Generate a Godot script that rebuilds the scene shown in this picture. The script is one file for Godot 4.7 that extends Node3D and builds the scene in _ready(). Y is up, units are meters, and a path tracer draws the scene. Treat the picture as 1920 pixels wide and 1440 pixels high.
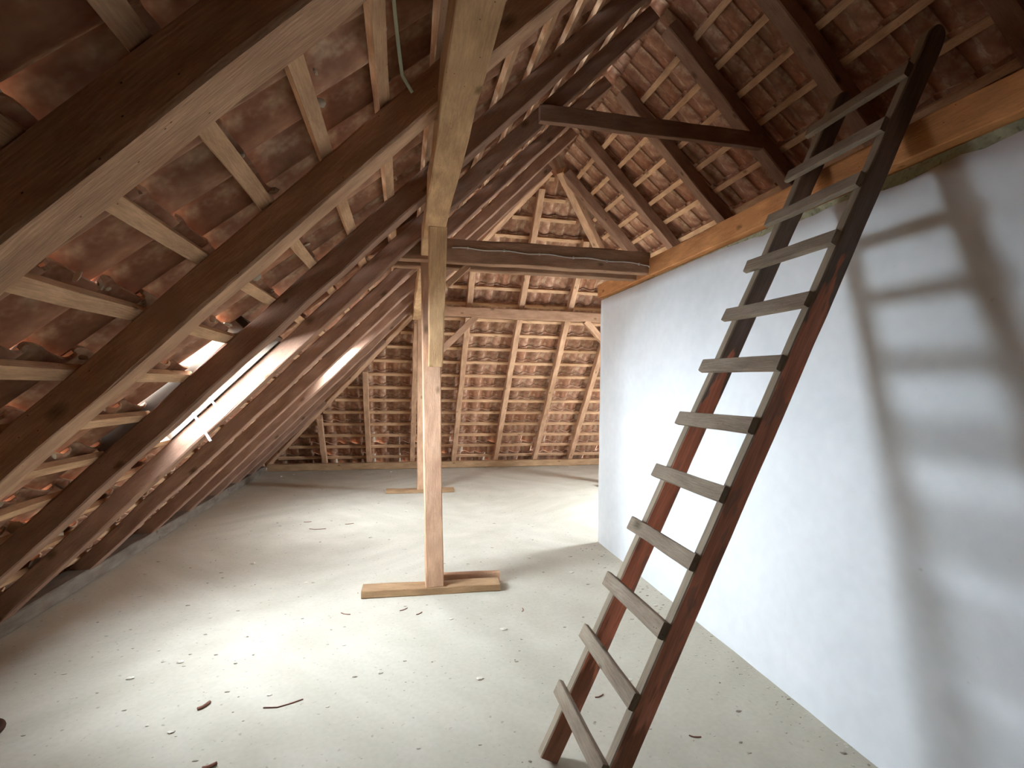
extends Node3D
# Attic of an old house: left and right roof slopes, a hip at the far end, a white partition wall, a ladder.
# Units are metres. x runs right, y up, the wall and the ridge run along z, the far hip lies towards -z.

const XE := -2.35          # where the underside of the left rafters meets the floor
const M := 1.02            # pitch of the two long slopes
const XR := 1.83           # ridge
const XE2 := 6.01          # right eave
const ZF := -9.53          # far eave
const ZR := -6.13          # far end of the ridge
const D := 0.11            # depth of the rafters
const BT := 0.028          # thickness of the battens
const STEP := 0.268        # distance of the battens
const TW := 0.222          # width of a tile column
const ZB := 4.6            # gable behind the viewer

var rng := RandomNumberGenerator.new()
var used := {}
var mats := {}
var wood_img: ImageTexture
var wood_nrm: ImageTexture
var cam: Camera3D

# ---------------------------------------------------------------- helpers
func numbered(called: String) -> String:
	if not used.has(called):
		used[called] = 0
		return called
	used[called] += 1
	return "%s_%03d" % [called, used[called]]

func tag(o: Node, label: String, category := "", group := "", kind := "") -> void:
	o.set_meta("label", label)
	if category != "": o.set_meta("category", category)
	if group != "": o.set_meta("group", group)
	if kind != "": o.set_meta("kind", kind)

func thing(called: String, at: Vector3) -> Node3D:
	var o := Node3D.new()
	o.name = numbered(called)
	add_child(o)
	o.position = at
	return o

func put(mesh: Mesh, called: String, mat: Material, at := Vector3.ZERO, parent: Node = null) -> MeshInstance3D:
	var o := MeshInstance3D.new()
	o.mesh = mesh
	o.material_override = mat
	o.cast_shadow = GeometryInstance3D.SHADOW_CASTING_SETTING_ON
	if parent == null:
		o.name = numbered(called)
		add_child(o)
	else:
		o.name = called
		parent.add_child(o, true)
	o.position = at
	return o

func quad(st: SurfaceTool, a: Vector3, b: Vector3, c: Vector3, d: Vector3, ua := Vector2.ZERO, ub := Vector2.ZERO, uc := Vector2.ZERO, ud := Vector2.ZERO) -> void:
	# a b c d run counter-clockwise seen from outside
	for k in [[a, ua], [c, uc], [b, ub], [a, ua], [d, ud], [c, uc]]:
		st.set_uv(k[1])
		st.add_vertex(k[0])

func beam_mesh(p: Vector3, q: Vector3, w: float, h: float, up: Vector3, chamfer := 0.006, wobble := 0.003, seg := 0.22, fit := false, seed_ := 0) -> ArrayMesh:
	# a timber from p to q (its centre line), w wide across "up", h deep along "up"; vertices are relative to p
	var dir := (q - p).normalized()
	var len_ := (q - p).length()
	var v := (up - dir * up.dot(dir)).normalized()
	var s := dir.cross(v).normalized()
	var r := RandomNumberGenerator.new()
	r.seed = 77 + seed_ * 13 + int(len_ * 1000.0)
	var n := maxi(1, int(ceil(len_ / seg)))
	var pts: Array = []
	var c := chamfer
	var base: Array = [Vector2(-w / 2 + c, -h / 2), Vector2(w / 2 - c, -h / 2), Vector2(w / 2, -h / 2 + c), Vector2(w / 2, h / 2 - c), Vector2(w / 2 - c, h / 2), Vector2(-w / 2 + c, h / 2), Vector2(-w / 2, h / 2 - c), Vector2(-w / 2, -h / 2 + c)]
	if c <= 0.0:
		base = [Vector2(-w / 2, -h / 2), Vector2(w / 2, -h / 2), Vector2(w / 2, h / 2), Vector2(-w / 2, h / 2)]
	var m := base.size()
	var per: Array = [0.0]
	for k in m:
		var e: Vector2 = base[(k + 1) % m] - base[k]
		per.append(per[k] + e.length())
	for i in n + 1:
		var ring: Array = []
		var off := Vector2(r.randf_range(-wobble, wobble), r.randf_range(-wobble, wobble)) * (0.0 if fit else 1.0)
		for k in m:
			var b2: Vector2 = base[k] + off + Vector2(r.randf_range(-wobble, wobble), r.randf_range(-wobble, wobble)) * 0.7
			ring.append(dir * (len_ * i / n) + s * b2.x + v * b2.y)
		pts.append(ring)
	var st := SurfaceTool.new()
	st.begin(Mesh.PRIMITIVE_TRIANGLES)
	var u0 := r.randf() * 4.0
	var v0 := r.randf()
	var total: float = per[m]
	for i in n:
		for k in m:
			var k2 := (k + 1) % m
			var ua := u0 + len_ * i / n * 0.5
			var ub := u0 + len_ * (i + 1) / n * 0.5
			var va: float = v0 + per[k] * 2.0
			var vb: float = v0 + per[k + 1] * 2.0
			if fit:
				ua = float(i) / n
				ub = float(i + 1) / n
				va = per[k] / total
				vb = per[k + 1] / total
			quad(st, pts[i][k], pts[i][k2], pts[i + 1][k2], pts[i + 1][k], Vector2(ua, va), Vector2(ua, vb), Vector2(ub, vb), Vector2(ub, va))
	for e in 2:
		var ring: Array = pts[0] if e == 0 else pts[n]
		for k in range(1, m - 1):
			var tri: Array = [ring[0], ring[k], ring[k + 1]] if e == 0 else [ring[0], ring[k + 1], ring[k]]
			for t in tri:
				st.set_uv(Vector2(u0 + (t as Vector3).dot(s), v0 + (t as Vector3).dot(v)) if not fit else Vector2(0.01 if e == 0 else 0.99, 0.3))
				st.add_vertex(t)
	return st.commit()

func beam(called: String, p: Vector3, q: Vector3, w: float, h: float, up: Vector3, mat: Material, parent: Node = null, chamfer := 0.006, wobble := 0.003, seed_ := 0) -> MeshInstance3D:
	return put(beam_mesh(p, q, w, h, up, chamfer, wobble, 0.22, false, seed_), called, mat, p, parent)

func tube_mesh(points: Array, r: float, sides := 6) -> ArrayMesh:
	var st := SurfaceTool.new()
	st.begin(Mesh.PRIMITIVE_TRIANGLES)
	st.set_smooth_group(0)
	var rings: Array = []
	for i in points.size():
		var a: Vector3 = points[maxi(i - 1, 0)]
		var b: Vector3 = points[mini(i + 1, points.size() - 1)]
		var d := (b - a).normalized()
		var x := d.cross(Vector3.UP if absf(d.y) < 0.9 else Vector3.RIGHT).normalized()
		var y := x.cross(d)
		var ring: Array = []
		for k in sides:
			var t := TAU * k / sides
			ring.append((points[i] as Vector3) + x * cos(t) * r + y * sin(t) * r)
		rings.append(ring)
	for i in points.size() - 1:
		for k in sides:
			quad(st, rings[i][k], rings[i + 1][k], rings[i + 1][(k + 1) % sides], rings[i][(k + 1) % sides])
	for e in [0, points.size() - 1]:
		for k in range(1, sides - 1):
			for t in [rings[e][0], rings[e][k], rings[e][k + 1]]:
				st.add_vertex(t)
	st.generate_normals()
	return st.commit()

func box_st(st: SurfaceTool, lo: Vector3, hi: Vector3) -> void:
	var x0 := lo.x; var y0 := lo.y; var z0 := lo.z
	var x1 := hi.x; var y1 := hi.y; var z1 := hi.z
	quad(st, Vector3(x0, y0, z1), Vector3(x1, y0, z1), Vector3(x1, y1, z1), Vector3(x0, y1, z1))
	quad(st, Vector3(x1, y0, z0), Vector3(x0, y0, z0), Vector3(x0, y1, z0), Vector3(x1, y1, z0))
	quad(st, Vector3(x1, y0, z1), Vector3(x1, y0, z0), Vector3(x1, y1, z0), Vector3(x1, y1, z1))
	quad(st, Vector3(x0, y0, z0), Vector3(x0, y0, z1), Vector3(x0, y1, z1), Vector3(x0, y1, z0))
	quad(st, Vector3(x0, y1, z1), Vector3(x1, y1, z1), Vector3(x1, y1, z0), Vector3(x0, y1, z0), Vector2(x0, z1) * 0.28, Vector2(x1, z1) * 0.28, Vector2(x1, z0) * 0.28, Vector2(x0, z0) * 0.28)
	quad(st, Vector3(x0, y0, z0), Vector3(x1, y0, z0), Vector3(x1, y0, z1), Vector3(x0, y0, z1))

func box_mesh(lo: Vector3, hi: Vector3) -> ArrayMesh:
	var st := SurfaceTool.new()
	st.begin(Mesh.PRIMITIVE_TRIANGLES)
	box_st(st, lo, hi)
	return st.commit()

func lump_mesh(seed_: int, flat := 0.45, rough := 0.35, smooth := false) -> ArrayMesh:
	# an irregular crumb about one unit across, lying on y = 0
	var r := RandomNumberGenerator.new()
	r.seed = seed_
	var st := SurfaceTool.new()
	st.begin(Mesh.PRIMITIVE_TRIANGLES)
	var rows: Array = []
	for i in 4:
		var row: Array = []
		var ph := PI * (i + 0.5) / 4.0
		for k in 6:
			var t := TAU * k / 6.0
			var rr := 0.5 * (1.0 + r.randf_range(-rough, rough))
			row.append(Vector3(sin(ph) * cos(t) * rr, (0.5 - 0.5 * -cos(ph)) * flat * (1.0 + r.randf_range(-0.2, 0.2)), sin(ph) * sin(t) * rr))
		rows.append(row)
	for i in 3:
		for k in 6:
			quad(st, rows[i + 1][k], rows[i][k], rows[i][(k + 1) % 6], rows[i + 1][(k + 1) % 6])
	for e in [0, 3]:
		for k in range(1, 5):
			for t in [rows[e][0], rows[e][k], rows[e][k + 1]]:
				st.add_vertex(t)
	if smooth: st.generate_normals()
	return st.commit()

func prism_mesh(poly: PackedVector2Array, z0: float, z1: float) -> ArrayMesh:
	# polygon in x-y (counter-clockwise seen from +z), extruded from z0 to z1
	var st := SurfaceTool.new()
	st.begin(Mesh.PRIMITIVE_TRIANGLES)
	var idx := Geometry2D.triangulate_polygon(poly)
	for z in [z0, z1]:
		for i in range(0, idx.size(), 3):
			for k in 3:
				var p := poly[idx[i + k]]
				st.set_uv(p)
				st.add_vertex(Vector3(p.x, p.y, z))
	var n := poly.size()
	for i in n:
		var a := poly[i]
		var b := poly[(i + 1) % n]
		quad(st, Vector3(a.x, a.y, z1), Vector3(a.x, a.y, z0), Vector3(b.x, b.y, z0), Vector3(b.x, b.y, z1))
	return st.commit()

# ---------------------------------------------------------------- materials
func noise(seed_: int, freq: float, oct := 3) -> FastNoiseLite:
	var n := FastNoiseLite.new()
	n.seed = seed_
	n.noise_type = FastNoiseLite.TYPE_SIMPLEX_SMOOTH
	n.frequency = freq
	n.fractal_octaves = oct
	return n

func wrap_blend(n: FastNoiseLite, x: float, y: float, w: float, h: float) -> float:
	# repeats without a seam
	var a := TAU * x / w
	var b := TAU * y / h
	return n.get_noise_3d(cos(a) * w / TAU, sin(a) * w / TAU + cos(b) * h / TAU, sin(b) * h / TAU)

func make_wood_textures() -> void:
	var w := 1024
	var h := 256
	var img := Image.create(w, h, false, Image.FORMAT_RGB8)
	var bump := Image.create(w, h, false, Image.FORMAT_RGB8)
	var fine := noise(3, 1.0, 2)
	var coarse := noise(5, 1.0, 3)
	var r := RandomNumberGenerator.new()
	r.seed = 9
	var knots: Array = []
	for i in 5:
		knots.append([r.randf() * w, r.randf() * h, r.randf_range(5, 10)])
	var holes: Array = []
	for i in 60:
		holes.append(Vector2(r.randi_range(0, w - 1), r.randi_range(0, h - 1)))
	for y in h:
		for x in w:
			var bend := 6.0 * coarse.get_noise_2d(x * 0.004, y * 0.006)
			var kk := 0.0
			for k in knots:
				var dx: float = (x - k[0]) * 0.55
				var dy: float = y - k[1]
				var q: float = sqrt(dx * dx + dy * dy) / k[2]
				if q < 3.0:
					bend += 5.0 * exp(-q * q) * signf(dy)
					kk = maxf(kk, clampf(1.3 - q, 0.0, 1.0))
			var edge := minf(1.0, minf(x, w - 1 - x) / 40.0)
			var g := fine.get_noise_2d(x * 0.012, (y + bend) * 0.33) * 0.6 + fine.get_noise_2d(x * 0.05 + 90.0, (y + bend) * 0.9) * 0.4
			var c := coarse.get_noise_2d(x * 0.006 + 300.0, y * 0.02)
			var vv := 0.89 + 0.13 * g * edge + 0.12 * c * edge - 0.26 * kk
			vv = clampf(vv, 0.15, 1.0)
			img.set_pixel(x, y, Color(vv, vv * (0.985 + 0.02 * c), vv * (0.96 - 0.05 * kk + 0.03 * c)))
			var bb := clampf(0.5 + 0.35 * g - 0.2 * kk, 0.0, 1.0)
			bump.set_pixel(x, y, Color(bb, bb, bb))
	for p in holes:
		img.set_pixel(int(p.x), int(p.y), Color(0.25, 0.2, 0.17))
		img.set_pixel((int(p.x) + 1) % w, int(p.y), Color(0.3, 0.24, 0.2))
	img.generate_mipmaps()
	wood_img = ImageTexture.create_from_image(img)
	bump.bump_map_to_normal_map(2.0)
	wood_nrm = ImageTexture.create_from_image(bump)

func wood(tint: Color, rough := 0.85) -> StandardMaterial3D:
	var key := "wood" + str(tint)
	if mats.has(key): return mats[key]
	var m := StandardMaterial3D.new()
	m.albedo_texture = wood_img
	m.albedo_color = tint
	m.roughness = rough
	m.metallic_specular = 0.25
	m.normal_enabled = true
	m.normal_texture = wood_nrm
	m.normal_scale = 0.6
	mats[key] = m
	return m

func flat_mat(col: Color, rough := 0.9, metallic := 0.0) -> StandardMaterial3D:
	var m := StandardMaterial3D.new()
	m.albedo_color = col
	m.roughness = rough
	m.metallic = metallic
	m.metallic_specular = 0.3
	return m

func speckle(seed_: int, size: int, lo: Color, hi: Color, spots: float, spot: Color, f1 := 0.012, f2 := 0.15) -> ImageTexture:
	var img := Image.create(size, size, false, Image.FORMAT_RGB8)
	var a := noise(seed_, f1, 4)
	var b := noise(seed_ + 1, f2, 2)
	var c := noise(seed_ + 2, 0.09, 2)
	for y in size:
		for x in size:
			var t := clampf(0.5 + 0.75 * wrap_blend(a, x, y, size, size) + 0.22 * b.get_noise_2d(x, y), 0.0, 1.0)
			var col := lo.lerp(hi, t)
			var s := c.get_noise_2d(x, y)
			if s > spots: col = col.lerp(spot, clampf((s - spots) * 4.0, 0.0, 0.8))
			img.set_pixel(x, y, col)
	img.generate_mipmaps()
	return ImageTexture.create_from_image(img)

func grain_normal(seed_: int, size: int, freq: float, strength: float) -> ImageTexture:
	var img := Image.create(size, size, false, Image.FORMAT_RGB8)
	var a := noise(seed_, freq, 4)
	for y in size:
		for x in size:
			var t := clampf(0.5 + 0.5 * wrap_blend(a, x, y, size, size), 0.0, 1.0)
			img.set_pixel(x, y, Color(t, t, t))
	img.bump_map_to_normal_map(strength)
	return ImageTexture.create_from_image(img)

func tri_mat(tex: Texture2D, nrm: Texture2D, scale_: float, rough := 0.95, nscale := 0.5) -> StandardMaterial3D:
	var m := StandardMaterial3D.new()
	m.albedo_texture = tex
	m.roughness = rough
	m.metallic_specular = 0.2
	if scale_ > 0.0:
		m.uv1_triplanar = true
		m.uv1_world_triplanar = true
		m.uv1_scale = Vector3.ONE * scale_
	if nrm:
		m.normal_enabled = true
		m.normal_texture = nrm
		m.normal_scale = nscale
	return m

func tile_texture(seed_: int) -> ImageTexture:
	# fired clay with lime mortar smeared along the side ribs and the lower end
	var w := 96
	var h := 160
	var img := Image.create(w, h, false, Image.FORMAT_RGB8)
	var a := noise(seed_, 0.03, 3)
	var b := noise(seed_ + 5, 0.12, 3)
	var clay_a := Color(0.63, 0.46, 0.37)
	var clay_b := Color(0.77, 0.60, 0.49)
	var lime := Color(0.84, 0.75, 0.63)
	for y in h:
		for x in w:
			var u := float(x) / w
			var v := float(y) / h
			var n1 := a.get_noise_2d(x, y * 0.6)
			var n2 := b.get_noise_2d(x, y * 0.5)
			var col := clay_a.lerp(clay_b, clampf(0.5 + 0.7 * n1 + 0.25 * n2, 0.0, 1.0))
			var side := minf(absf(u - 0.02), absf(u - 0.60))
			var cover := clampf(0.55 - side * 4.5 + 0.9 * n1 + 0.35 * n2, 0.0, 1.0)
			cover = maxf(cover, clampf(0.75 - v * 5.0 + 0.9 * n1 + 0.3 * n2, 0.0, 1.0))
			col = col.lerp(lime * (1.0 + 0.12 * n2), cover * 0.85)
			img.set_pixel(x, y, col)
	img.generate_mipmaps()
	return ImageTexture.create_from_image(img)

# ---------------------------------------------------------------- roof tiles
func tile_mesh(seed_: int) -> ArrayMesh:
	# x across, y up the slope, z outwards; the upper end lies at y = 0, the lower end at -0.335
	var r := RandomNumberGenerator.new()
	r.seed = seed_
	var prof: Array = []
	for i in 11:
		var u := i / 10.0
		var x := u * (TW + 0.022)
		var p := x / TW
		var z := 0.0
		if p < 0.6: z = -0.025 * sin(PI * p / 0.6)
		else: z = 0.026 * sin(PI * (p - 0.6) / 0.5)
		prof.append(Vector2(x, z))
	var st := SurfaceTool.new()
	st.begin(Mesh.PRIMITIVE_TRIANGLES)
	st.set_smooth_group(0)
	var ys: Array = [0.0, -0.12, -0.235, -0.335]
	var th := 0.011
	var under: Array = []
	var over: Array = []
	for j in ys.size():
		var a: Array = []
		var b: Array = []
		for i in prof.size():
			var pr: Vector2 = prof[i]
			var yy: float = ys[j] + (r.randf_range(-0.004, 0.004) if j == 0 or j == 3 else 0.0)
			if j == 3: yy -= 0.016 * sin(PI * clampf(pr.x / TW / 0.6, 0.0, 1.0))
			var zz: float = pr.y + r.randf_range(-0.0012, 0.0012)
			a.append(Vector3(pr.x, yy, zz))
			b.append(Vector3(pr.x, yy, zz + th))
		under.append(a)
		over.append(b)
	var uvo := Vector2.ZERO
	for j in ys.size() - 1:
		for i in prof.size() - 1:
			var ua := Vector2(i / 10.0, 1.0 - (-ys[j] / 0.335)) + uvo
			var ub := Vector2((i + 1) / 10.0, ua.y)
			var uc := Vector2((i + 1) / 10.0, 1.0 - (-ys[j + 1] / 0.335))
			var ud := Vector2(i / 10.0, uc.y)
			quad(st, under[j][i], under[j][i + 1], under[j + 1][i + 1], under[j + 1][i], ua, ub, uc, ud)
			quad(st, over[j][i + 1], over[j][i], over[j + 1][i], over[j + 1][i + 1], ub, ua, ud, uc)
	st.set_smooth_group(-1)
	for i in prof.size() - 1:
		var ua := Vector2(i / 10.0, 0.02)
		var ub := Vector2((i + 1) / 10.0, 0.02)
		quad(st, over[3][i + 1], over[3][i], under[3][i], under[3][i + 1], ub, ua, ua, ub)
		quad(st, over[0][i], over[0][i + 1], under[0][i + 1], under[0][i], ua, ub, ub, ua)
	for j in ys.size() - 1:
		quad(st, over[j][0], under[j][0], under[j + 1][0], over[j + 1][0])
		quad(st, under[j][10], over[j][10], over[j + 1][10], under[j + 1][10])
	st.generate_normals()
	return st.commit()

class Slope:
	var o: Vector3      # a point on the eave line of the rafters' underside
	var a: Vector3      # up the slope
	var n: Vector3      # outwards
	var e: Vector3      # along the eave, so that e x a = n
	func at(s: float, t: float, w: float) -> Vector3:
		return o + a * s + e * t + n * w

var left: Slope
var right: Slope
var hip: Slope
var tile_meshes: Array = []
var tile_mats: Array = []

func slope_of(o: Vector3, a: Vector3, n: Vector3) -> Slope:
	var s := Slope.new()
	s.o = o
	s.a = a.normalized()
	s.n = n.normalized()
	s.e = s.a.cross(s.n).normalized()
	return s

func in_picture(p: Vector3) -> float:
	# size on the picture: nearer is larger; negative when out of view
	var q := cam.global_transform.affine_inverse() * p
	if q.z > -0.3: return -1.0
	var x := absf(q.x / -q.z) / (960.0 / 960.0)
	var y := absf(q.y / -q.z) / (720.0 / 960.0)
	if x > 1.08 or y > 1.1: return -1.0
	return 1.0 / -q.z

func lay_tiles(sl: Slope, parent: Node3D, s0: float, rows: int, t0: float, t1: float, inside: Callable, skip: Callable, slip: Callable, first := 0) -> void:
	var r := RandomNumberGenerator.new()
	r.seed = 4000 + int(absf(t0) * 100)
	var cols := int(ceil((t1 - t0) / TW))
	var list: Array = []
	var w0 := D + BT + 0.026
	var tilt := -atan(0.036 / 0.335)
	for k in range(first, rows):
		for c in cols:
			var s := s0 + STEP * k + 0.045
			var t := t0 + TW * c
			var mid := sl.at(s - 0.13, t + TW / 2, w0)
			if not inside.call(s - 0.13, t + TW / 2): continue
			if skip.call(s - 0.13, t + TW / 2): continue
			var b := Basis(sl.e, sl.a, sl.n)
			var turn := r.randf_range(-0.012, 0.012)
			var mv: Vector3 = slip.call(k, t + TW / 2)
			b = b * Basis(Vector3.RIGHT, tilt - r.randf_range(-0.004, 0.010)) * Basis(Vector3.BACK, turn)
			var org := sl.at(s + r.randf_range(-0.006, 0.006) + mv.y, t + r.randf_range(-0.003, 0.003) + mv.x, w0 + mv.z)
			list.append([in_picture(mid), Transform3D(b, org), r.randi() % 4, r.randi() % 3, r.randf()])
	list.sort_custom(func(p, q): return p[0] > q[0])
	var rest: Array = []
	for i in list.size():
		var it: Array = list[i]
		if i < 300 and it[0] > 0.0:
			var o := put(tile_meshes[it[2]], "tile", tile_mats[it[3]], Vector3.ZERO, parent)
			o.transform = it[1]
		else:
			rest.append(it)
	if rest.size() > 0:
		var mm := MultiMesh.new()
		mm.transform_format = MultiMesh.TRANSFORM_3D
		mm.use_colors = true
		mm.mesh = tile_meshes[0]
		mm.instance_count = rest.size()
		for i in rest.size():
			mm.set_instance_transform(i, rest[i][1])
			var g: float = 0.82 + 0.18 * rest[i][4]
			mm.set_instance_color(i, Color(g, g * 0.97, g * 0.95))
		var mi := MultiMeshInstance3D.new()
		mi.multimesh = mm
		mi.material_override = tile_mats[3]
		mi.name = "tile_rows"
		parent.add_child(mi, true)
		tag(mi, "further rows of clay roof tiles", "", "", "stuff")

# ---------------------------------------------------------------- scene
func _ready() -> void:
	rng.seed = 20
	set_view_and_light()
	make_materials()
	build_shell()
	build_roof()
	build_timbers()
	build_windows()
	build_ladder()
	build_small_things()

func set_view_and_light() -> void:
	cam = Camera3D.new()
	cam.name = "camera"
	add_child(cam)
	var yaw := atan(203.0 / 960.0)
	var pitch := deg_to_rad(0.28)
	var roll := deg_to_rad(0.75)
	var f := Vector3(sin(yaw) * cos(pitch), sin(pitch), -cos(yaw) * cos(pitch))
	var rt := Vector3(cos(yaw), 0, sin(yaw))
	var up := rt.cross(f)
	var r2 := rt * cos(roll) + up * sin(roll)
	var u2 := up * cos(roll) - rt * sin(roll)
	cam.transform = Transform3D(Basis(r2, u2, -f), Vector3(0, 1.5, 0))
	cam.fov = rad_to_deg(2.0 * atan(720.0 / 960.0))
	cam.near = 0.05
	cam.far = 200.0
	cam.current = true

	var sky_mat := ProceduralSkyMaterial.new()          # bright overcast day
	sky_mat.sky_top_color = Color(0.86, 0.90, 0.96)
	sky_mat.sky_horizon_color = Color(0.93, 0.95, 0.98)
	sky_mat.ground_bottom_color = Color(0.52, 0.50, 0.44)
	sky_mat.ground_horizon_color = Color(0.70, 0.70, 0.67)
	sky_mat.sky_energy_multiplier = 2.4
	var sky := Sky.new()
	sky.sky_material = sky_mat
	var env := Environment.new()
	env.background_mode = Environment.BG_SKY
	env.sky = sky
	env.tonemap_mode = Environment.TONE_MAPPER_LINEAR
	env.tonemap_exposure = 1.4
	env.sdfgi_enabled = true
	env.ssao_enabled = true
	env.ssil_enabled = true
	var we := WorldEnvironment.new()
	we.environment = env
	add_child(we)

	left = slope_of(Vector3(XE, 0, 0), Vector3(1, M, 0), Vector3(-M, 1, 0))
	right = slope_of(Vector3(XE2, 0, 0), Vector3(-1, M, 0), Vector3(M, 1, 0))
	var mh := M * (XR - XE) / (ZR - ZF)
	hip = slope_of(Vector3(0, 0, ZF), Vector3(0, mh, 1), Vector3(0, 1, -mh))
	# area lights stand for the sky: wide ones beyond the hatch, pane-sized ones elsewhere
	# the open hatch looks out on a wide patch of sky
	var hinge := left.at(2.36, zt(left, -3.16), D + 0.10)
	var low := add_light("low_sky_through_hatch", Vector2(3.4, 1.2), 92.0)
	low.transform = Transform3D(Basis(Vector3(0, 0, -1), Vector3(0.1, 0.995, 0), Vector3(-0.995, 0.1, 0)), hinge + Vector3(-1.5, -0.10, 0))
	var high := add_light("high_sky_through_hatch", Vector2(3.4, 1.64), 56.0)
	high.transform = Transform3D(Basis(Vector3(0, 0, -1), Vector3(0.61, 0.79, 0), Vector3(-0.79, 0.61, 0)), hinge + Vector3(-1.0, 1.15, 0))
	var over := add_light("overhead_sky_through_hatch", Vector2(4.2, 1.6), 54.0)
	over.transform = Transform3D(Basis(Vector3(0, 0, -1), Vector3(1, 0, 0), Vector3(0, 1, 0)), hinge + Vector3(0.25, 2.0, 0))
	daylight("small_roof_window_daylight", left, 2.38, zt(left, -5.89), Vector2(0.42, 0.30), 5.0)
	daylight("far_roof_window_daylight", right, 1.75, zt(right, -5.45), Vector2(0.58, 0.84), 36.0)

func zt(sl: Slope, z: float) -> float:
	return z / sl.e.z

func daylight(called: String, sl: Slope, s: float, t: float, size: Vector2, energy: float) -> void:
	add_light(called, size, energy).transform = Transform3D(Basis(-sl.e, sl.a, sl.n), sl.at(s, t, D + 0.035))

func add_light(called: String, size: Vector2, energy: float) -> AreaLight3D:
	var l := AreaLight3D.new()
	l.name = called
	l.area_size = size
	l.light_energy = energy
	l.light_color = Color(0.88, 0.94, 1.0)
	l.area_range = 30.0
	l.area_attenuation = 2.0
	l.shadow_enabled = true
	add_child(l)
	return l

func make_materials() -> void:
	make_wood_textures()
	mats.rafter = wood(Color(0.67, 0.53, 0.45))
	mats.rafter_new = wood(Color(0.87, 0.70, 0.57))
	mats.purlin = wood(Color(0.88, 0.72, 0.55))
	mats.post = wood(Color(0.87, 0.70, 0.58))
	mats.plate = wood(Color(0.88, 0.62, 0.41))
	mats.tie = wood(Color(0.76, 0.60, 0.49))
	mats.batten = wood(Color(0.90, 0.73, 0.58))
	mats.sill = wood(Color(0.52, 0.47, 0.42))
	mats.rung = wood(Color(0.64, 0.58, 0.51))
	mats.sole = wood(Color(0.74, 0.60, 0.46))
	var fine_n := grain_normal(31, 256, 0.06, 4.0)
	mats.floor = tri_mat(speckle(40, 1024, Color(0.73, 0.70, 0.625), Color(0.80, 0.77, 0.70), 0.62, Color(0.62, 0.58, 0.50), 0.008, 0.10), null, 0.0, 0.95)
	mats.plaster = tri_mat(speckle(50, 512, Color(0.87, 0.88, 0.875), Color(0.925, 0.93, 0.925), 0.80, Color(0.76, 0.75, 0.71), 0.008, 0.05), null, 0.0, 0.92)
	mats.raw = tri_mat(speckle(60, 256, Color(0.56, 0.55, 0.44), Color(0.72, 0.71, 0.58), 0.4, Color(0.45, 0.43, 0.35), 0.03, 0.2), fine_n, 1.2, 0.98, 0.8)
	mats.stone = tri_mat(speckle(70, 256, Color(0.42, 0.36, 0.31), Color(0.58, 0.51, 0.44), 0.4, Color(0.35, 0.30, 0.26), 0.03, 0.2), fine_n, 0.8, 0.98, 0.8)
	mats.metal = flat_mat(Color(0.80, 0.81, 0.82), 0.5, 0.2)
	mats.cable = flat_mat(Color(0.86, 0.83, 0.78), 0.6)
	mats.cord = flat_mat(Color(0.78, 0.82, 0.70), 0.7)
	mats.rust = flat_mat(Color(0.30, 0.20, 0.16), 0.8, 0.2)
	var glass := StandardMaterial3D.new()
	glass.transparency = BaseMaterial3D.TRANSPARENCY_ALPHA
	glass.albedo_color = Color(0.92, 0.96, 0.98, 0.12)
	glass.roughness = 0.05
	mats.glass = glass
	for i in 4: tile_meshes.append(tile_mesh(500 + i))
	var tints: Array = [Color(1, 1, 1), Color(0.93, 0.88, 0.85), Color(0.86, 0.84, 0.82), Color(1, 1, 1)]
	for i in 4:
		var m := StandardMaterial3D.new()
		m.albedo_texture = tile_texture(600 + i * 7)
		m.albedo_color = tints[i]
		m.roughness = 0.95
		m.metallic_specular = 0.2
		if i == 3: m.vertex_color_use_as_albedo = true
		tile_mats.append(m)
	# crumbs, chips and mortar carry their own colour in the copies
	var cr := StandardMaterial3D.new()
	cr.vertex_color_use_as_albedo = true
	cr.roughness = 0.95
	cr.metallic_specular = 0.2
	mats.crumb = cr

# ---------------------------------------------------------------- floor and walls
func wall_uv(p: Vector3) -> Vector2:
	return Vector2(p.z, p.y) * 0.4

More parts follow.
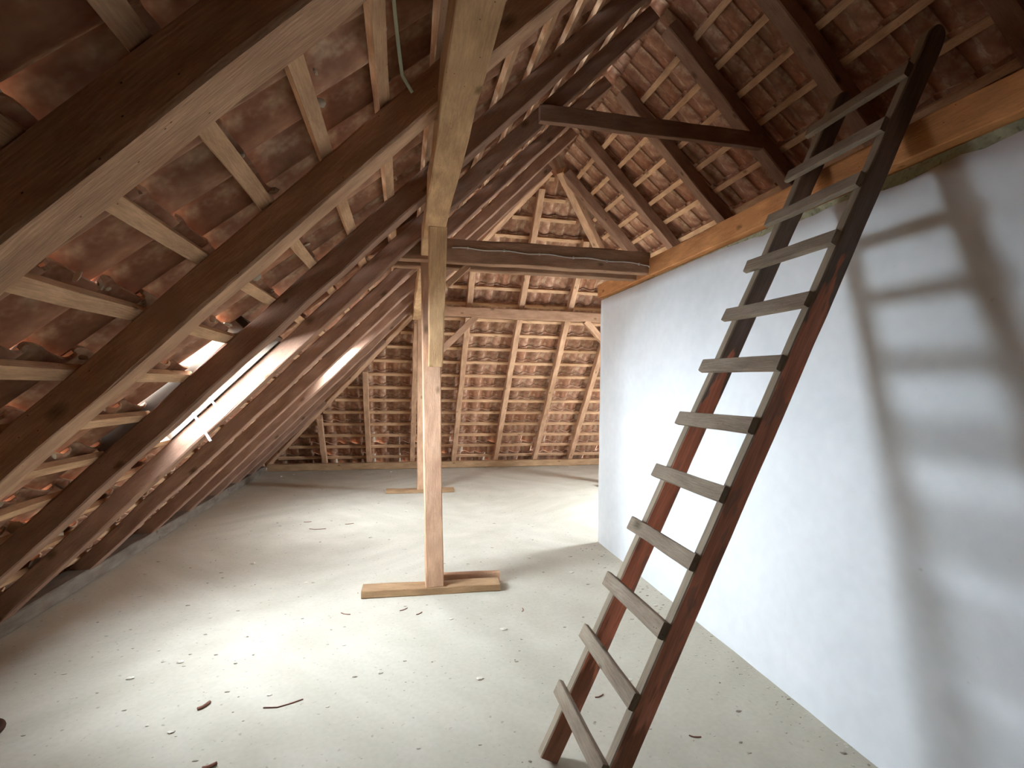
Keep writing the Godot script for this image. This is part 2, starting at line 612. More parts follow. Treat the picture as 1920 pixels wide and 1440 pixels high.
func build_shell() -> void:
	var fl := put(box_mesh(Vector3(-2.60, -0.2, -9.80), Vector3(6.28, 0.0, ZB)), "floor", mats.floor)
	tag(fl, "dusty beige screed floor of the attic", "floor", "", "structure")
	var back := put(prism_mesh(PackedVector2Array([Vector2(-2.8, -0.2), Vector2(6.5, -0.2), Vector2(6.5, 0.2), Vector2(XR, 4.9), Vector2(-2.8, 0.2)]), ZB, ZB + 0.25), "wall_back", mats.stone)
	tag(back, "rough masonry gable closing the attic", "wall", "", "structure")
	# white partition: raw masonry body with a coat of white plaster that ends unevenly under the plate
	var wr := thing("wall_right", Vector3(1.87, 0, -4.70))
	tag(wr, "white plastered partition wall behind the ladder", "wall", "", "structure")
	put(box_mesh(Vector3(0.016, 0.0, 0.0), Vector3(0.16, 2.362, 4.70 + ZB)), "masonry", mats.raw, Vector3.ZERO, wr)
	var n1 := noise(81, 0.9, 3)
	var n2 := noise(82, 3.2, 3)
	var st := SurfaceTool.new()
	st.begin(Mesh.PRIMITIVE_TRIANGLES)
	st.set_smooth_group(0)
	var nz := 130
	var ny := 26
	var grid: Array = []
	for i in nz + 1:
		var z := (4.70 + ZB) * i / nz
		var wz := z - 4.70
		var near := clampf((wz + 2.75) / 0.5, 0.0, 1.0)
		var top := 2.350 - near * (0.030 + 0.028 * n1.get_noise_2d(wz * 2.2, 3.0) + 0.016 * n2.get_noise_2d(wz * 3.0, 9.0))
		var row: Array = []
		for j in ny + 1:
			var y := top * j / ny
			var dx := 0.006 * n1.get_noise_2d(wz, y) + 0.003 * n2.get_noise_2d(wz, y)
			var belly := 0.004 if j == ny else 0.0
			row.append(Vector3(dx + belly, y, z))
		grid.append(row)
	for i in nz:
		for j in ny:
			quad(st, grid[i + 1][j], grid[i + 1][j + 1], grid[i][j + 1], grid[i][j], wall_uv(grid[i + 1][j]), wall_uv(grid[i + 1][j + 1]), wall_uv(grid[i][j + 1]), wall_uv(grid[i][j]))
		quad(st, grid[i][ny], grid[i + 1][ny], grid[i + 1][ny] + Vector3(0.02, 0, 0), grid[i][ny] + Vector3(0.02, 0, 0))
	for j in ny:
		quad(st, grid[0][j], grid[0][j + 1], grid[0][j + 1] + Vector3(0.16, 0, 0), grid[0][j] + Vector3(0.16, 0, 0))
	st.generate_normals()
	put(st.commit(), "plaster", mats.plaster, Vector3.ZERO, wr)
	var we := put(prism_mesh(PackedVector2Array([Vector2(2.03, 0), Vector2(5.86, 0), Vector2(5.86, 0.1), Vector2(3.66, 2.362), Vector2(2.03, 2.362)]), -4.69, -4.55), "wall_end", mats.plaster)
	tag(we, "white end wall of the room behind the partition", "wall", "", "structure")
	var ce := put(box_mesh(Vector3(2.03, 2.27, -4.55), Vector3(3.6, 2.36, ZB)), "ceiling", mats.raw)
	tag(ce, "ceiling of the closed room behind the partition", "ceiling", "", "structure")

# ---------------------------------------------------------------- roof skins
func hip_z(x: float) -> float:
	# z of the hip line over x, on either side
	if x < XR: return ZF + (ZR - ZF) * (x - XE) / (XR - XE)
	return ZF + (ZR - ZF) * (XE2 - x) / (XE2 - XR)

func window_skip(sl: Slope, s: float, z: float) -> bool:
	if sl == left:
		if z < -2.82 and z > -3.45 and s > 1.47 and s < 2.42: return true
		if z < -5.60 and z > -6.05 and s > 2.20 and s < 2.55: return true
	if sl == right:
		if z < -5.15 and z > -5.75 and s > 1.28 and s < 2.24: return true
	return false

func build_roof() -> void:
	var k := sqrt(1 + M * M)
	var ridge_s := (XR - XE) * k
	for side in 2:
		var sl: Slope = left if side == 0 else right
		var root := thing("roof_left" if side == 0 else "roof_right", Vector3.ZERO)
		tag(root, "clay tiles on battens of the long left roof slope" if side == 0 else "clay tiles on battens of the dark right roof slope", "roof", "", "structure")
		var ph := 2.552 if side == 0 else 2.47
		var s0 := ph - STEP * 10
		var rows := 25
		var sgn := sl.e.z
		for r in rows:
			var s := s0 + STEP * r
			if s < 0.0 or s > ridge_s - 0.03: continue
			var x := sl.at(s, 0, D).x
			var z_end := hip_z(x) + 0.12
			var cuts: Array = [[ZB - 0.02, z_end]]
			for wz in ([[-2.84, -3.48, 1.50, 2.36], [-5.64, -6.12, 2.20, 2.50]] if side == 0 else [[-5.13, -5.78, 1.30, 2.20]]):
				if s > wz[2] - 0.02 and s < wz[3] + 0.02:
					var nw: Array = []
					for c in cuts:
						if c[1] < wz[1] and c[0] > wz[0]:
							nw.append([c[0], wz[0]])
							nw.append([wz[1], c[1]])
						else: nw.append(c)
					cuts = nw
			for c in cuts:
				if c[0] - c[1] < 0.1: continue
				var p := sl.at(s, c[0] / sgn, D + BT / 2)
				var q := sl.at(s, c[1] / sgn, D + BT / 2)
				put(beam_mesh(p, q, 0.048, BT, sl.n, 0.0, 0.0025, 0.35, false, r), "batten", mats.batten, p, root)
		var t0 := (ZB - 0.02) / sgn
		var t1 := -9.9 / sgn
		if t0 > t1:
			var sw := t0
			t0 = t1
			t1 = sw
		var joint := (-2.78 if side == 0 else -5.12) / sgn        # a joint runs over this line
		t0 = joint - ceil((joint - t0) / TW) * TW
		lay_tiles(sl, root, s0, rows, t0, t1,
			func(s, t): return s > -0.3 and s < ridge_s + 0.32 and t * sgn > hip_z(sl.at(s, 0, D).x) - 0.05,
			func(s, t): return window_skip(sl, s, t * sgn),
			func(row, t): return slipped(side, row, t * sgn))
		mortar(sl, root, s0, rows, sgn, side)
	# hip
	var root := thing("roof_hip", Vector3.ZERO)
	tag(root, "clay tiles on battens of the hip at the far end", "roof", "", "structure")
	var top_s := Vector2(ZR - ZF, M * (XR - XE)).length()
	var s0 := 0.16
	for r in 20:
		var s := s0 + STEP * r
		var f := s / top_s
		if f > 0.97: continue
		var x0 := XE + (XR - XE) * f + 0.12
		var x1 := XE2 - (XE2 - XR) * f - 0.12
		var p := hip.at(s, x0 * hip.e.x, D + BT / 2)
		var q := hip.at(s, x1 * hip.e.x, D + BT / 2)
		put(beam_mesh(p, q, 0.048, BT, hip.n, 0.0, 0.0025, 0.35, false, r), "batten", mats.batten, p, root)
	var t0 := -2.9
	var t1 := 6.6
	if hip.e.x < 0.0:
		t0 = -6.6
		t1 = 2.9
	lay_tiles(hip, root, s0 - STEP, 21, t0, t1,
		func(s, t): return t * hip.e.x > XE - 0.1 + (XR - XE) * s / top_s and t * hip.e.x < XE2 + 0.1 - (XE2 - XR) * s / top_s,
		func(_s, _t): return false,
		func(row, t): return slipped(2, row, t * hip.e.x))
	# caps outside over the ridge and the hips
	var apex := Vector3(XR, M * (XR - XE), ZR)
	var out_ := Vector3(0, D + BT + 0.09, 0) * 1.25
	var cap_mat: Material = tile_mats[2]
	var cp := put(beam_mesh(apex + out_ + Vector3(0, 0, -0.1), Vector3(XR, apex.y + out_.y, ZB), 0.70, 0.09, Vector3.UP, 0.012), "ridge_cap", cap_mat, apex + out_ + Vector3(0, 0, -0.1))
	tag(cp, "row of clay caps along the ridge outside", "roof cap", "", "structure")
	for x in [XE, XE2]:
		var a := Vector3(x, 0, ZF) + out_
		var b := apex + out_
		var upv := (hip.n + (left.n if x == XE else right.n)).normalized()
		var o := put(beam_mesh(a, b + (b - a).normalized() * 0.25, 0.62, 0.05, upv, 0.012), "hip_cap", cap_mat, a)
		tag(o, "row of clay caps along a hip outside", "roof cap", "hip caps", "structure")

func slipped(which: int, row: int, t: float) -> Vector3:
	# tiles that slid or lean and leave slits to the sky: x along, y up the slope, z outwards
	var h := absf(sin(row * 12.9898 + floor(t / TW) * 78.233 + which * 37.7) * 43758.5453)
	h -= floor(h)
	if which == 0 and row >= 8 and row <= 9 and t > -2.78 and t < -2.55:
		return Vector3((0.050 if row == 9 else 0.008) * left.e.z, 0, 0.0)
	if which == 2 and row <= 2 and t < -1.5:
		return Vector3(-0.05, -0.03, 0.03)
	if which == 2 and row <= 3 and row >= 1 and h > 0.45:
		return Vector3(-0.060 * h, -0.01, 0.035 * h)
	return Vector3.ZERO

func mortar(sl: Slope, root: Node3D, s0: float, rows: int, sgn: float, side: int) -> void:
	# lime mortar squeezed through the joints over the battens
	var r := RandomNumberGenerator.new()
	r.seed = 900 + side
	var mesh := lump_mesh(33, 0.8, 0.3, true)
	var list: Array = []
	for k in rows:
		var s := s0 + STEP * k
		if s < 0.05 or s > 5.6: continue
		for j in 46:
			if r.randf() > (0.40 if side == 0 else 0.15): continue
			var z := 0.2 - j * 0.222 * 0.45 + r.randf_range(-0.06, 0.06)
			if window_skip(sl, s, z): continue
			if side == 0 and z > -2.9 and z < -2.4 and s > 1.4 and s < 2.2: continue
			var low := clampf(1.6 - s, 0.0, 1.0) if side == 0 else 0.0
			var size := r.randf_range(0.012, 0.028) * (1.0 + 1.6 * low)
			var b := Basis(sl.e, sl.a, sl.n) * Basis(Vector3(r.randf() - 0.5, r.randf() - 0.5, r.randf() - 0.5).normalized(), r.randf() * TAU)
			b = b * Basis.from_scale(Vector3(size * r.randf_range(1.0, 2.2), size * 0.6, size))
			list.append([Transform3D(b, sl.at(s + 0.03 + r.randf_range(0.0, 0.03), z / sgn, D + BT + 0.004)), r.randf()])
	var mm := MultiMesh.new()
	mm.transform_format = MultiMesh.TRANSFORM_3D
	mm.use_colors = true
	mm.mesh = mesh
	mm.instance_count = list.size()
	for i in list.size():
		mm.set_instance_transform(i, list[i][0])
		var g: float = list[i][1]
		mm.set_instance_color(i, Color(0.48 + 0.16 * g, 0.38 + 0.16 * g, 0.27 + 0.13 * g))
	var mi := MultiMeshInstance3D.new()
	mi.multimesh = mm
	mi.material_override = mats.crumb
	mi.name = "mortar"
	root.add_child(mi, true)
	tag(mi, "lumps of pale lime mortar in the tile joints", "", "", "stuff")

# ---------------------------------------------------------------- timbers
func rafter(sl: Slope, z: float, s0: float, s1: float, width: float, mat: Material, called: String, seed_: int) -> MeshInstance3D:
	var t := (z - width / 2) / sl.e.z
	return beam(called, sl.at(s0, t, D / 2), sl.at(s1, t, D / 2), width, D, sl.n, mat, null, 0.007, 0.004, seed_)

func build_timbers() -> void:
	var k := sqrt(1 + M * M)
	var ridge_s := (XR - XE) * k
	var zs: Array = [-1.0, -1.83, -2.72, -3.48, -4.35, -5.30, -6.13]
	var left_labels: Array = [
		"heavy rafter with a broad pale underside beside the dangling cord",
		"left slope rafter with an orange lit underside, behind the dangling cord",
		"left slope rafter between the bright slit in the tiles and the roof hatch",
		"left slope rafter whose side is lit white by the roof hatch",
		"left slope rafter just beyond the two tie beams",
		"left slope rafter just before the small glass panel",
		"left slope rafter lit by the small glass panel, meeting the ridge end"]
	for i in zs.size():
		var o := rafter(left, zs[i], 0.06, ridge_s - 0.02 - (0.05 if i == 6 else 0.0), 0.12, mats.rafter_new if i in [0, 1] else mats.rafter, "rafter", i)
		tag(o, left_labels[i], "rafter", "rafters of the left slope")
		var p := rafter(right, zs[i], 0.06, ridge_s - 0.09 - (0.05 if i == 6 else 0.0), 0.12, mats.rafter, "rafter", 20 + i)
		tag(p, "dark right slope rafter that the collar board is nailed to" if i == 3 else ("right slope rafter meeting the hip rafter at the ridge end" if i == 6 else "dark rafter of the right slope rising behind the white wall"), "rafter", "rafters of the right slope")
	for z in [-6.95, -7.75, -8.5]:
		for side in 2:
			var sl: Slope = left if side == 0 else right
			var f: float = (z - ZF) / (ZR - ZF)
			var o := rafter(sl, z, 0.06, ridge_s * f - 0.14, 0.10, mats.rafter, "jack_rafter", int(z * 10))
			if side == 0: tag(o, "short brown rafter ending at the hip on the left slope", "rafter", "short rafters of the left slope")
			else: tag(o, "short rafter ending at the hip on the right slope", "rafter", "short rafters of the right slope")
	# hip rafters
	var apex := Vector3(XR, M * (XR - XE), ZR)
	for side in 2:
		var c := Vector3(XE if side == 0 else XE2, 0, ZF)
		var n := (hip.n + (left.n if side == 0 else right.n)).normalized()
		var o := beam("hip_rafter", c + n * 0.05 + (apex - c) * 0.02, apex + n * 0.05 - (apex - c).normalized() * 0.10, 0.10, 0.13, n, mats.rafter_new, null, 0.006, 0.003, 60 + side)
		tag(o, "hip rafter from the far left corner to the ridge" if side == 0 else "hip rafter from the ridge down to the far right corner", "rafter")
	# rafters of the hip
	var top_s := Vector2(ZR - ZF, apex.y).length()
	var xs: Array = [-1.34, -0.59, 0.17, 0.92, 1.70, 2.46, 3.16, 3.95, 4.7]
	for i in xs.size():
		var x: float = xs[i]
		var f: float = (x - XE) / (XR - XE) if x < XR else (XE2 - x) / (XE2 - XR)
		f = minf(f, 0.985)
		var t := x / hip.e.x
		var o := beam("hip_jack_rafter", hip.at(0.07, t, D / 2), hip.at(top_s * f - 0.13, t, D / 2), 0.085, D, hip.n, mats.rafter_new, null, 0.006, 0.004, 80 + i)
		tag(o, "upright rafter of the tiled hip at the far end", "rafter", "rafters of the far hip")
	# plates on the floor
	var e1 := beam("eaves_plate", Vector3(-2.325, 0.053, ZB - 0.02), Vector3(-2.325, 0.053, -9.30), 0.15, 0.105, Vector3.UP, mats.sill, null, 0.008, 0.004, 5)
	tag(e1, "grey floor plate along the foot of the left slope", "beam")
	var e2 := beam("eaves_plate", Vector3(-2.25, 0.06, -9.42), Vector3(6.0, 0.06, -9.42), 0.12, 0.115, Vector3.UP, mats.sole, null, 0.008, 0.004, 6)
	tag(e2, "pale floor plate along the foot of the far hip", "beam")
	# plate on the partition
	var wp := beam("wall_plate", Vector3(1.90, 2.430, ZB - 0.02), Vector3(1.90, 2.430, -4.68), 0.14, 0.13, Vector3.UP, mats.plate, null, 0.006, 0.003, 7)
	tag(wp, "orange brown plate beam on top of the white wall", "beam")
	# middle purlin of the left slope, carried by the posts
	var pa := beam("purlin", Vector3(0.165, 2.484, ZB - 0.02), Vector3(0.165, 2.484, -3.625), 0.12, 0.148, Vector3.UP, mats.purlin, null, 0.006, 0.003, 8)
	tag(pa, "pale purlin under the left rafters, ending at the tie beam", "beam")
	var pb := beam("purlin", Vector3(0.165, 2.484, -3.925), Vector3(0.165, 2.484, -7.24), 0.12, 0.148, Vector3.UP, mats.purlin, null, 0.006, 0.003, 9)
	tag(pb, "purlin under the left rafters between the two posts", "beam")
	# hip purlin
	var hp := beam("purlin", Vector3(-0.30, 2.553, -7.32), Vector3(4.1, 2.553, -7.32), 0.14, 0.135, Vector3.UP, mats.tie, null, 0.006, 0.003, 10)
	tag(hp, "purlin crossing in front of the far tiled hip", "beam")
	# tie beams on either side of the near post
	var ta := beam("tie_beam", Vector3(-0.42, 2.461, -3.667), Vector3(1.84, 2.461, -3.667), 0.08, 0.168, Vector3.UP, mats.tie, null, 0.006, 0.004, 11)
	tag(ta, "tie beam with a white cable running from post to wall plate", "beam")
	var tb := beam("tie_beam", Vector3(-0.42, 2.461, -3.885), Vector3(1.84, 2.461, -3.885), 0.08, 0.168, Vector3.UP, mats.tie, null, 0.006, 0.004, 12)
	tag(tb, "plain tie beam without cable clamping the far side of the same post", "beam")
	# collar
	var co := beam("collar_beam", Vector3(0.90, 3.405, -3.452), Vector3(2.66, 3.405, -3.452), 0.05, 0.12, Vector3.UP, mats.rafter, null, 0.004, 0.003, 13)
	tag(co, "thin collar board spanning between the two slopes high up", "beam")
	# posts
	var p1 := beam("post", Vector3(0.237, 0.056, -3.775), Vector3(0.17, 2.55, -3.775), 0.128, 0.128, Vector3(0, 0, 1), mats.post, null, 0.006, 0.002, 14)
	tag(p1, "tall timber post standing on a plank near the ladder", "post")
	var p2 := beam("post", Vector3(0.265, 0.046, -7.32), Vector3(0.235, 2.484, -7.32), 0.125, 0.125, Vector3(0, 0, 1), mats.rafter_new, null, 0.006, 0.002, 15)
	tag(p2, "timber post carrying the purlin in front of the tiled hip", "post")
	var p3 := beam("post", Vector3(3.42, 0.046, -7.32), Vector3(3.42, 2.484, -7.32), 0.125, 0.125, Vector3(0, 0, 1), mats.rafter_new, null, 0.006, 0.002, 16)
	tag(p3, "timber post hidden beyond the end of the white wall", "post")
	# braces
	var b1 := beam("brace", Vector3(0.222, 1.665, -3.738), Vector3(0.180, 2.44, -2.985), 0.105, 0.09, Vector3(0, -1, 1), mats.purlin, null, 0.008, 0.002, 17)
	tag(b1, "pale diagonal brace from the ladder side post up to the purlin", "brace")
	var b2 := beam("brace", Vector3(0.30, 2.235, -3.777), Vector3(0.455, 2.39, -3.777), 0.07, 0.045, Vector3(1, -1, 0), mats.rafter_new, null, 0.004, 0.002, 18)
	tag(b2, "short brace between a post and the underside of the tie beams", "brace")
	var b3 := beam("brace", Vector3(0.30, 1.78, -7.31), Vector3(1.0, 2.49, -7.31), 0.08, 0.09, Vector3(1, -1, 0), mats.tie, null, 0.006, 0.003, 19)
	tag(b3, "dark diagonal brace rising to the purlin in front of the hip", "brace")
	var b4 := beam("brace", Vector3(3.37, 1.78, -7.31), Vector3(2.66, 2.49, -7.31), 0.08, 0.09, Vector3(-1, -1, 0), mats.rafter_new, null, 0.006, 0.003, 21)
	tag(b4, "brace meeting the hip purlin beside the white wall", "brace")
	# soles under the posts
	var s1 := beam("sole_plank", Vector3(-0.269, 0.028, -3.785), Vector3(0.715, 0.028, -3.752), 0.13, 0.055, Vector3.UP, mats.sole, null, 0.005, 0.002, 22)
	tag(s1, "long plank on the floor under the post by the ladder", "plank")
	var s2 := beam("sole_plank", Vector3(0.25, 0.038, -3.92), Vector3(0.74, 0.038, -3.875), 0.06, 0.076, Vector3.UP, mats.rafter_new, null, 0.005, 0.002, 23)
	tag(s2, "narrow reddish offcut lying against the long plank under a post", "plank")
	var s3 := beam("sole_plank", Vector3(-0.22, 0.023, -7.32), Vector3(0.72, 0.023, -7.30), 0.16, 0.045, Vector3.UP, mats.sole, null, 0.005, 0.002, 24)
	tag(s3, "plank on the floor under the post in front of the hip", "plank")
	var s4 := beam("sole_plank", Vector3(2.95, 0.023, -7.32), Vector3(3.9, 0.023, -7.32), 0.16, 0.045, Vector3.UP, mats.sole, null, 0.005, 0.002, 25)
	tag(s4, "plank under the post beyond the white wall", "plank")

# ---------------------------------------------------------------- roof windows
func roof_window(called: String, label: String, sl: Slope, s: float, z: float, size: Vector2, glazed := true) -> Node3D:
	var at := sl.at(s, z / sl.e.z, D + 0.045)
	var w := thing(called, at)
	w.basis = Basis(sl.e, sl.a, sl.n)
	tag(w, label, "window", "", "structure")
	var hx := size.x / 2
	var hy := size.y / 2
	var side := 0.075 if not glazed else 0.03
	for q in [[Vector3(-hx - 0.03, -hy - 0.03, -0.044), Vector3(hx + 0.03, -hy, 0.05)], [Vector3(-hx - 0.03, hy, -0.044), Vector3(hx + 0.03, hy + 0.03, 0.05)], [Vector3(-hx - side, -hy, -0.044), Vector3(-hx, hy, 0.05)], [Vector3(hx, -hy, -0.044), Vector3(hx + side, hy, 0.05)]]:
		put(box_mesh(q[0], q[1]), "frame_bar", mats.sill, Vector3.ZERO, w)
	if glazed: put(box_mesh(Vector3(-hx, -hy, 0.02), Vector3(hx, hy, 0.024)), "pane", mats.glass, Vector3.ZERO, w)
	return w

func build_windows() -> void:
	# open hatch: a frame and two stays, no pane
	var w1 := roof_window("window_1", "open roof hatch between rafters of the left slope with two stays hanging inwards", left, 1.93, -3.16, Vector2(0.60, 0.86), false)
	roof_window("window_2", "small glass panel between far rafters of the left slope", left, 2.38, -5.89, Vector2(0.44, 0.32))
	roof_window("window_3", "roof window of the right slope beyond the white wall", right, 1.75, -5.45, Vector2(0.60, 0.86))
	# two stays of the opened window, seen against the bright rafter
	var inv := w1.transform.affine_inverse()
	for q in [[Vector3(-1.24, 1.487, -3.16), Vector3(-1.055, 1.172, -3.16)], [Vector3(-1.15, 1.53, -3.16), Vector3(-0.989, 1.312, -3.16)]]:
		var a: Vector3 = inv * q[0]
		put(beam_mesh(a, inv * q[1], 0.018, 0.008, inv.basis * Vector3(1, 1, 0), 0.0, 0.0, 0.5), "stay", mats.metal, a, w1)

# ---------------------------------------------------------------- ladder
func stile_texture(limit: float, seed_: int) -> ImageTexture:
	# u along the stile from foot to top, v round the four faces; broad faces red brown up to limit, grey brown above, darker at the foot
	var w := 512
	var h := 128
	var img := Image.create(w, h, false, Image.FORMAT_RGB8)
	var a := noise(91 + seed_, 0.03, 3)
	var b := noise(92, 0.25, 3)
	var grey_brown := Color(0.56, 0.50, 0.46)
	var red := Color(0.88, 0.60, 0.49)
	var grey := Color(0.60, 0.54, 0.46)
	for y in h:
		for x in w:
			var u := float(x) / w
			var v := float(y) / h
			var g := b.get_noise_2d(x * 0.12, y * 2.2) * 0.5 + a.get_noise_2d(x * 0.4, y) * 0.5
			var broad := (v > 0.16 and v < 0.5) or v > 0.66
			var mid := absf(v - 0.33) if v < 0.5 else absf(v - 0.83)
			var edge := limit - mid * 0.55 + 0.05 * a.get_noise_2d(x * 1.5, y * 2.0)
			var col := grey
			if broad:
				var k := clampf((edge - u) * 60.0, 0.0, 1.0)
				var worn := clampf((a.get_noise_2d(x * 0.8 + 70.0, y * 0.7) - 0.22) * 6.0, 0.0, 0.7)
				var foot := clampf((0.16 + 0.1 * a.get_noise_2d(x * 0.9, y * 1.3) - u) * 14.0, 0.0, 0.75)
				col = grey_brown.lerp(red, k * (1.0 - worn * 0.5))
				col = col.lerp(Color(0.52, 0.36, 0.29), foot)
			col = col * (1.0 + 0.28 * g)
			col.a = 1.0
			img.set_pixel(x, y, col.clamp())
	img.generate_mipmaps()
	return ImageTexture.create_from_image(img)

func build_ladder() -> void:
	var foot := Vector2(0.535, 0.0)       # front edge of the stiles at the floor
	var slope := (1.88 - 0.524) / (2.86 - 0.055)
	var dir := Vector3(slope, 1, 0).normalized()
	var front := Vector3(-1, slope, 0).normalized()     # towards the room
	var lad := thing("ladder", Vector3(foot.x, 0, -1.78))
	tag(lad, "old wooden ladder leaning on the white wall", "ladder")
	var length := 3.16
	for z in [-1.9825, -1.5775]:
		var c := Vector3(foot.x, 0.0, z) - front * 0.040 + dir * 0.036
		var p: Vector3 = c - lad.position
		var sm := StandardMaterial3D.new()
		sm.albedo_texture = stile_texture(0.60 if z < -1.7 else 0.70, 0 if z < -1.7 else 40)
		sm.roughness = 0.8
		sm.metallic_specular = 0.25
		var q: Vector3 = p + dir * (length if z < -1.7 else length + 0.03)
		put(stile_mesh(p, q, 0.045, 0.080, front), "stile", sm, p, lad)
	var ys: Array = [0.251, 0.473, 0.685, 0.915, 1.140, 1.365, 1.596, 1.825, 2.048, 2.264, 2.477, 2.694]
	for i in ys.size():
		var y: float = ys[i]
		var x: float = foot.x + slope * y
		var c := Vector3(x, y, 0) + front * 0.012 - lad.position
		var a := Vector3(c.x, c.y, -2.045 - lad.position.z)
		var b := Vector3(c.x, c.y + rng.randf_range(-0.008, 0.008), -1.560 - lad.position.z)
		put(beam_mesh(a, b, 0.058, 0.024, front, 0.003, 0.0015, 0.2, false, i), "rung", mats.rung, a, lad)

func stile_mesh(p: Vector3, q: Vector3, w: float, h: float, front: Vector3) -> ArrayMesh:
	# board with a rounded top end; vertices relative to p
	var dir := (q - p).normalized()
	var len_ := (q - p).length()
	var s := dir.cross(front).normalized()
	var st := SurfaceTool.new()
	st.begin(Mesh.PRIMITIVE_TRIANGLES)
	var rings: Array = []
	var stops: Array = []
	for i in 26: stops.append([len_ * i / 26.0, 1.0])
	for i in 7:
		var t := i / 6.0
		stops.append([len_ - 0.06 + 0.06 * sin(t * PI / 2), maxf(0.12, cos(t * PI / 2 * 0.96))])
	stops = stops.filter(func(e): return e[0] <= len_ - 0.06 or e[1] < 1.0 or e[0] == len_ - 0.06)
	stops.sort_custom(func(a, b): return a[0] < b[0])
	var cf := 0.005
	for e in stops:
		var hh: float = h / 2 * e[1]
		var ww := w / 2
		var j := rng.randf_range(-0.0015, 0.0015)
		var ring: Array = []
		# faces in order: front, one broad side, back, other broad side
		for k in [Vector2(-ww + cf, hh), Vector2(ww - cf, hh), Vector2(ww, hh - cf * e[1]), Vector2(ww, -hh + cf * e[1]), Vector2(ww - cf, -hh), Vector2(-ww + cf, -hh), Vector2(-ww, -hh + cf * e[1]), Vector2(-ww, hh - cf * e[1])]:
			ring.append(dir * e[0] + s * k.x + front * (k.y + j))
		rings.append(ring)
	var vs: Array = [0.02, 0.15, 0.17, 0.49, 0.51, 0.65, 0.67, 0.99, 1.0]
	for i in rings.size() - 1:
		for k in 8:
			var u0: float = stops[i][0] / len_
			var u1: float = stops[i + 1][0] / len_
			var v0: float = vs[k]
			var v1: float = vs[k + 1]
			quad(st, rings[i][(k + 1) % 8], rings[i][k], rings[i + 1][k], rings[i + 1][(k + 1) % 8], Vector2(u0, v1), Vector2(u0, v0), Vector2(u1, v0), Vector2(u1, v1))
	for e in [0, rings.size() - 1]:
		for k in range(1, 7):
			for t in [rings[e][0], rings[e][k], rings[e][k + 1]]:
				st.set_uv(Vector2(0.01, 0.3))
				st.add_vertex(t)
	return st.commit()

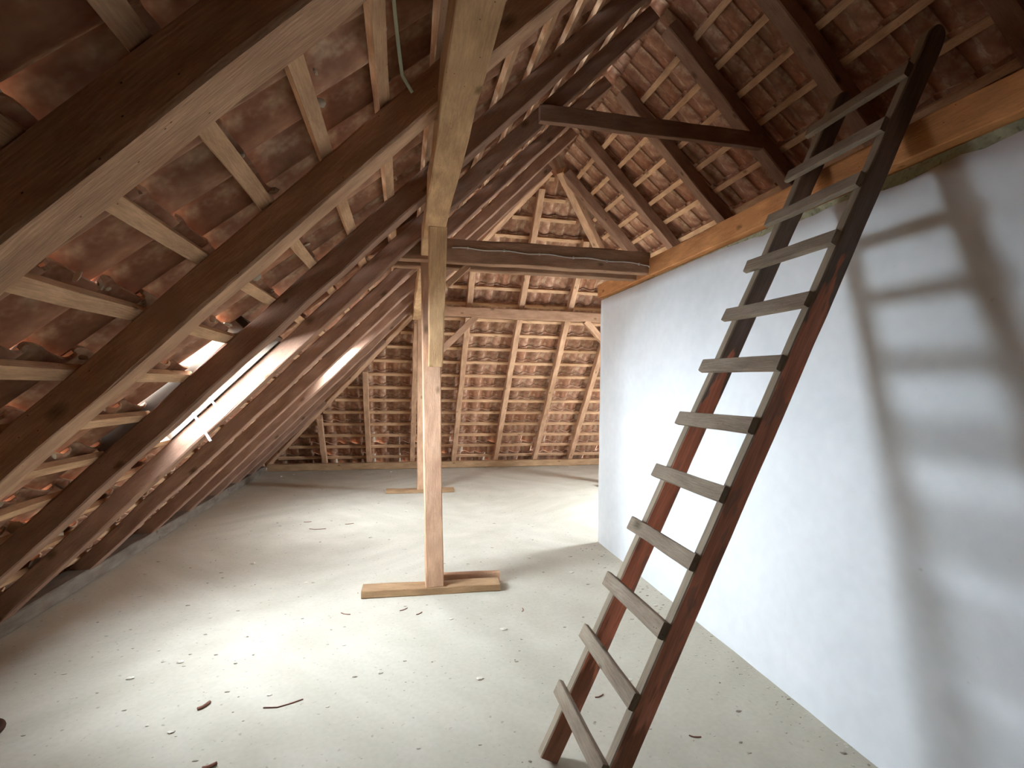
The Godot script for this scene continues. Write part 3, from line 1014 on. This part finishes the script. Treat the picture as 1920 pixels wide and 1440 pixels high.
# ---------------------------------------------------------------- small things
func build_small_things() -> void:
	# cable clipped to the tie beam
	var cb := thing("cable", Vector3(0.30, 2.48, -3.622))
	tag(cb, "white cable clipped along the face of the tie beam", "cable")
	var pts: Array = []
	for i in 41:
		var x := 0.02 + 1.50 * i / 40.0
		pts.append(Vector3(x, -0.004 - 0.030 * pow(i / 40.0, 2.0) + 0.005 * sin(i * 0.75), 0.0))
	pts.append(Vector3(1.535, -0.055, 0.0))
	pts.append(Vector3(1.538, -0.10, 0.0))
	put(tube_mesh(pts, 0.0045), "wire", mats.cable, Vector3.ZERO, cb)
	for i in 6:
		var p: Vector3 = pts[3 + i * 7]
		put(box_mesh(p + Vector3(-0.006, -0.009, -0.004), p + Vector3(0.006, 0.007, 0.008)), "clip", mats.cable, Vector3.ZERO, cb)
	# cord hanging from the battens between the first two rafters
	var cd: Array = []
	for i in 12:
		var t := i / 11.0
		cd.append(Vector3(-0.055 + 0.018 * t + 0.02 * t * t, 2.62 - 0.22 * t, -1.18 - 0.34 * t))
	for i in range(1, 6):
		var t := i / 5.0
		cd.append(Vector3(-0.017 + 0.03 * t, 2.40 - 0.035 * t, -1.52 - 0.02 * t))
	var rel: Array = []
	for p in cd: rel.append(p - cd[0])
	var co := put(tube_mesh(rel, 0.005), "cord", mats.cord, cd[0])
	tag(co, "pale cord dangling between the roof battens", "cord")
	# rusty tin dish lying under the left slope
	var dish := thing("tin_dish", Vector3(-1.742, 0.0, -2.575))
	tag(dish, "rusty round tin dish with a greenish grey bottom on the floor", "dish")
	var ring := TorusMesh.new()
	ring.inner_radius = 0.070
	ring.outer_radius = 0.094
	ring.rings = 32
	ring.ring_segments = 10
	put(ring, "rim", mats.rust, Vector3(0, 0.012, 0), dish)
	var bottom := CylinderMesh.new()
	bottom.top_radius = 0.078
	bottom.bottom_radius = 0.074
	bottom.height = 0.008
	bottom.radial_segments = 32
	bottom.rings = 1
	put(bottom, "bottom", flat_mat(Color(0.46, 0.47, 0.40), 0.7), Vector3(0, 0.006, 0), dish)
	# chips one can pick out
	var chip_meshes: Array = [lump_mesh(1, 0.35), lump_mesh(2, 0.5), lump_mesh(3, 0.3)]
	var pale := flat_mat(Color(0.86, 0.83, 0.76))
	var brown := flat_mat(Color(0.58, 0.41, 0.35))
	var chips: Array = [[-1.33, -2.93], [-1.15, -3.05], [-0.95, -2.45], [0.32, -3.30], [0.48, -3.95], [0.55, -4.30], [0.62, -3.10], [-0.10, -2.75], [0.40, -2.60], [-0.70, -4.10], [-1.20, -4.60], [-0.30, -5.20], [0.90, -4.25], [1.10, -4.35], [1.35, -3.95], [1.62, -3.85], [1.70, -3.55], [1.72, -3.25], [1.66, -2.95], [1.55, -3.60], [1.15, -2.45], [1.02, -2.15], [0.05, -6.2], [-0.65, -8.9], [-0.2, -9.05], [0.25, -9.1], [-1.3, -9.15], [-1.75, -9.0], [-1.9, -8.8], [0.7, -9.0]]
	for i in chips.size():
		var o := put(chip_meshes[i % 3], "mortar_chip", pale, Vector3(chips[i][0], 0.0, chips[i][1]))
		var sz := rng.randf_range(0.018, 0.034)
		o.basis = Basis(Vector3.UP, rng.randf() * TAU).scaled(Vector3(sz * 1.5, sz, sz))
		tag(o, "pale chip of mortar lying loose on the floor", "chip", "mortar chips on the floor")
	var spl: Array = [[-0.885, -2.616, 0.06, 0.9], [-0.53, -2.57, 0.17, 0.2], [-0.72, -2.20, 0.05, 0.4], [0.02, -3.50, 0.06, 0.6], [0.12, -3.42, 0.05, 0.7], [-0.85, -5.6, 0.17, -0.15], [-0.55, -5.75, 0.09, 0.2], [-1.0, -5.9, 0.08, 0.0], [0.80, -3.35, 0.05, 1.3], [-0.35, -3.5, 0.07, -0.5], [0.95, -2.35, 0.05, 0.3], [1.25, -2.0, 0.05, -0.4]]
	for i in spl.size():
		var e: Array = spl[i]
		var hl: float = e[2] / 2
		var dv := Vector3(cos(e[3]), 0, -sin(e[3])) * hl
		var bend := Vector3(sin(e[3]), 0, cos(e[3])) * hl * 0.25
		var o := put(tube_mesh([-dv, -dv * 0.3 + bend, dv * 0.4 + bend * 0.6, dv], 0.003 if i != 0 and i != 2 else 0.007, 5), "splinter", brown, Vector3(e[0], 0.003 if i != 0 and i != 2 else 0.007, e[1]))
		tag(o, "small red brown splinter of wood on the floor", "splinter", "wood splinters on the floor")
	# dust and crumbs nobody could count
	var r := RandomNumberGenerator.new()
	r.seed = 71
	var list: Array = []
	for i in 1900:
		var x := r.randf_range(-2.2, 1.85)
		var z := r.randf_range(-9.3, -1.2)
		if r.randf() < 0.16:
			x = 1.86 - absf(r.randfn(0.0, 0.10))
			z = r.randf_range(-4.6, -1.2)
		elif r.randf() < 0.10:
			z = -9.33 + absf(r.randfn(0.0, 0.12))
			x = r.randf_range(-2.2, 3.4)
		var sz := 0.004 + 0.010 * pow(r.randf(), 2.5)
		var b := Basis(Vector3.UP, r.randf() * TAU).scaled(Vector3(sz * r.randf_range(0.8, 2.6), sz * 0.8, sz))
		list.append([Transform3D(b, Vector3(x, -0.0005, z)), r.randf()])
	var mm := MultiMesh.new()
	mm.transform_format = MultiMesh.TRANSFORM_3D
	mm.use_colors = true
	mm.mesh = lump_mesh(12, 0.5)
	mm.instance_count = list.size()
	for i in list.size():
		mm.set_instance_transform(i, list[i][0])
		var g: float = list[i][1]
		mm.set_instance_color(i, Color(0.62, 0.58, 0.48) if g > 0.45 else Color(0.30 + 0.2 * g, 0.25 + 0.2 * g, 0.19 + 0.16 * g))
	var mi := MultiMeshInstance3D.new()
	mi.multimesh = mm
	mi.material_override = mats.crumb
	mi.name = numbered("floor_crumbs")
	add_child(mi)
	tag(mi, "fine crumbs and dust scattered over the screed floor", "debris", "", "stuff")
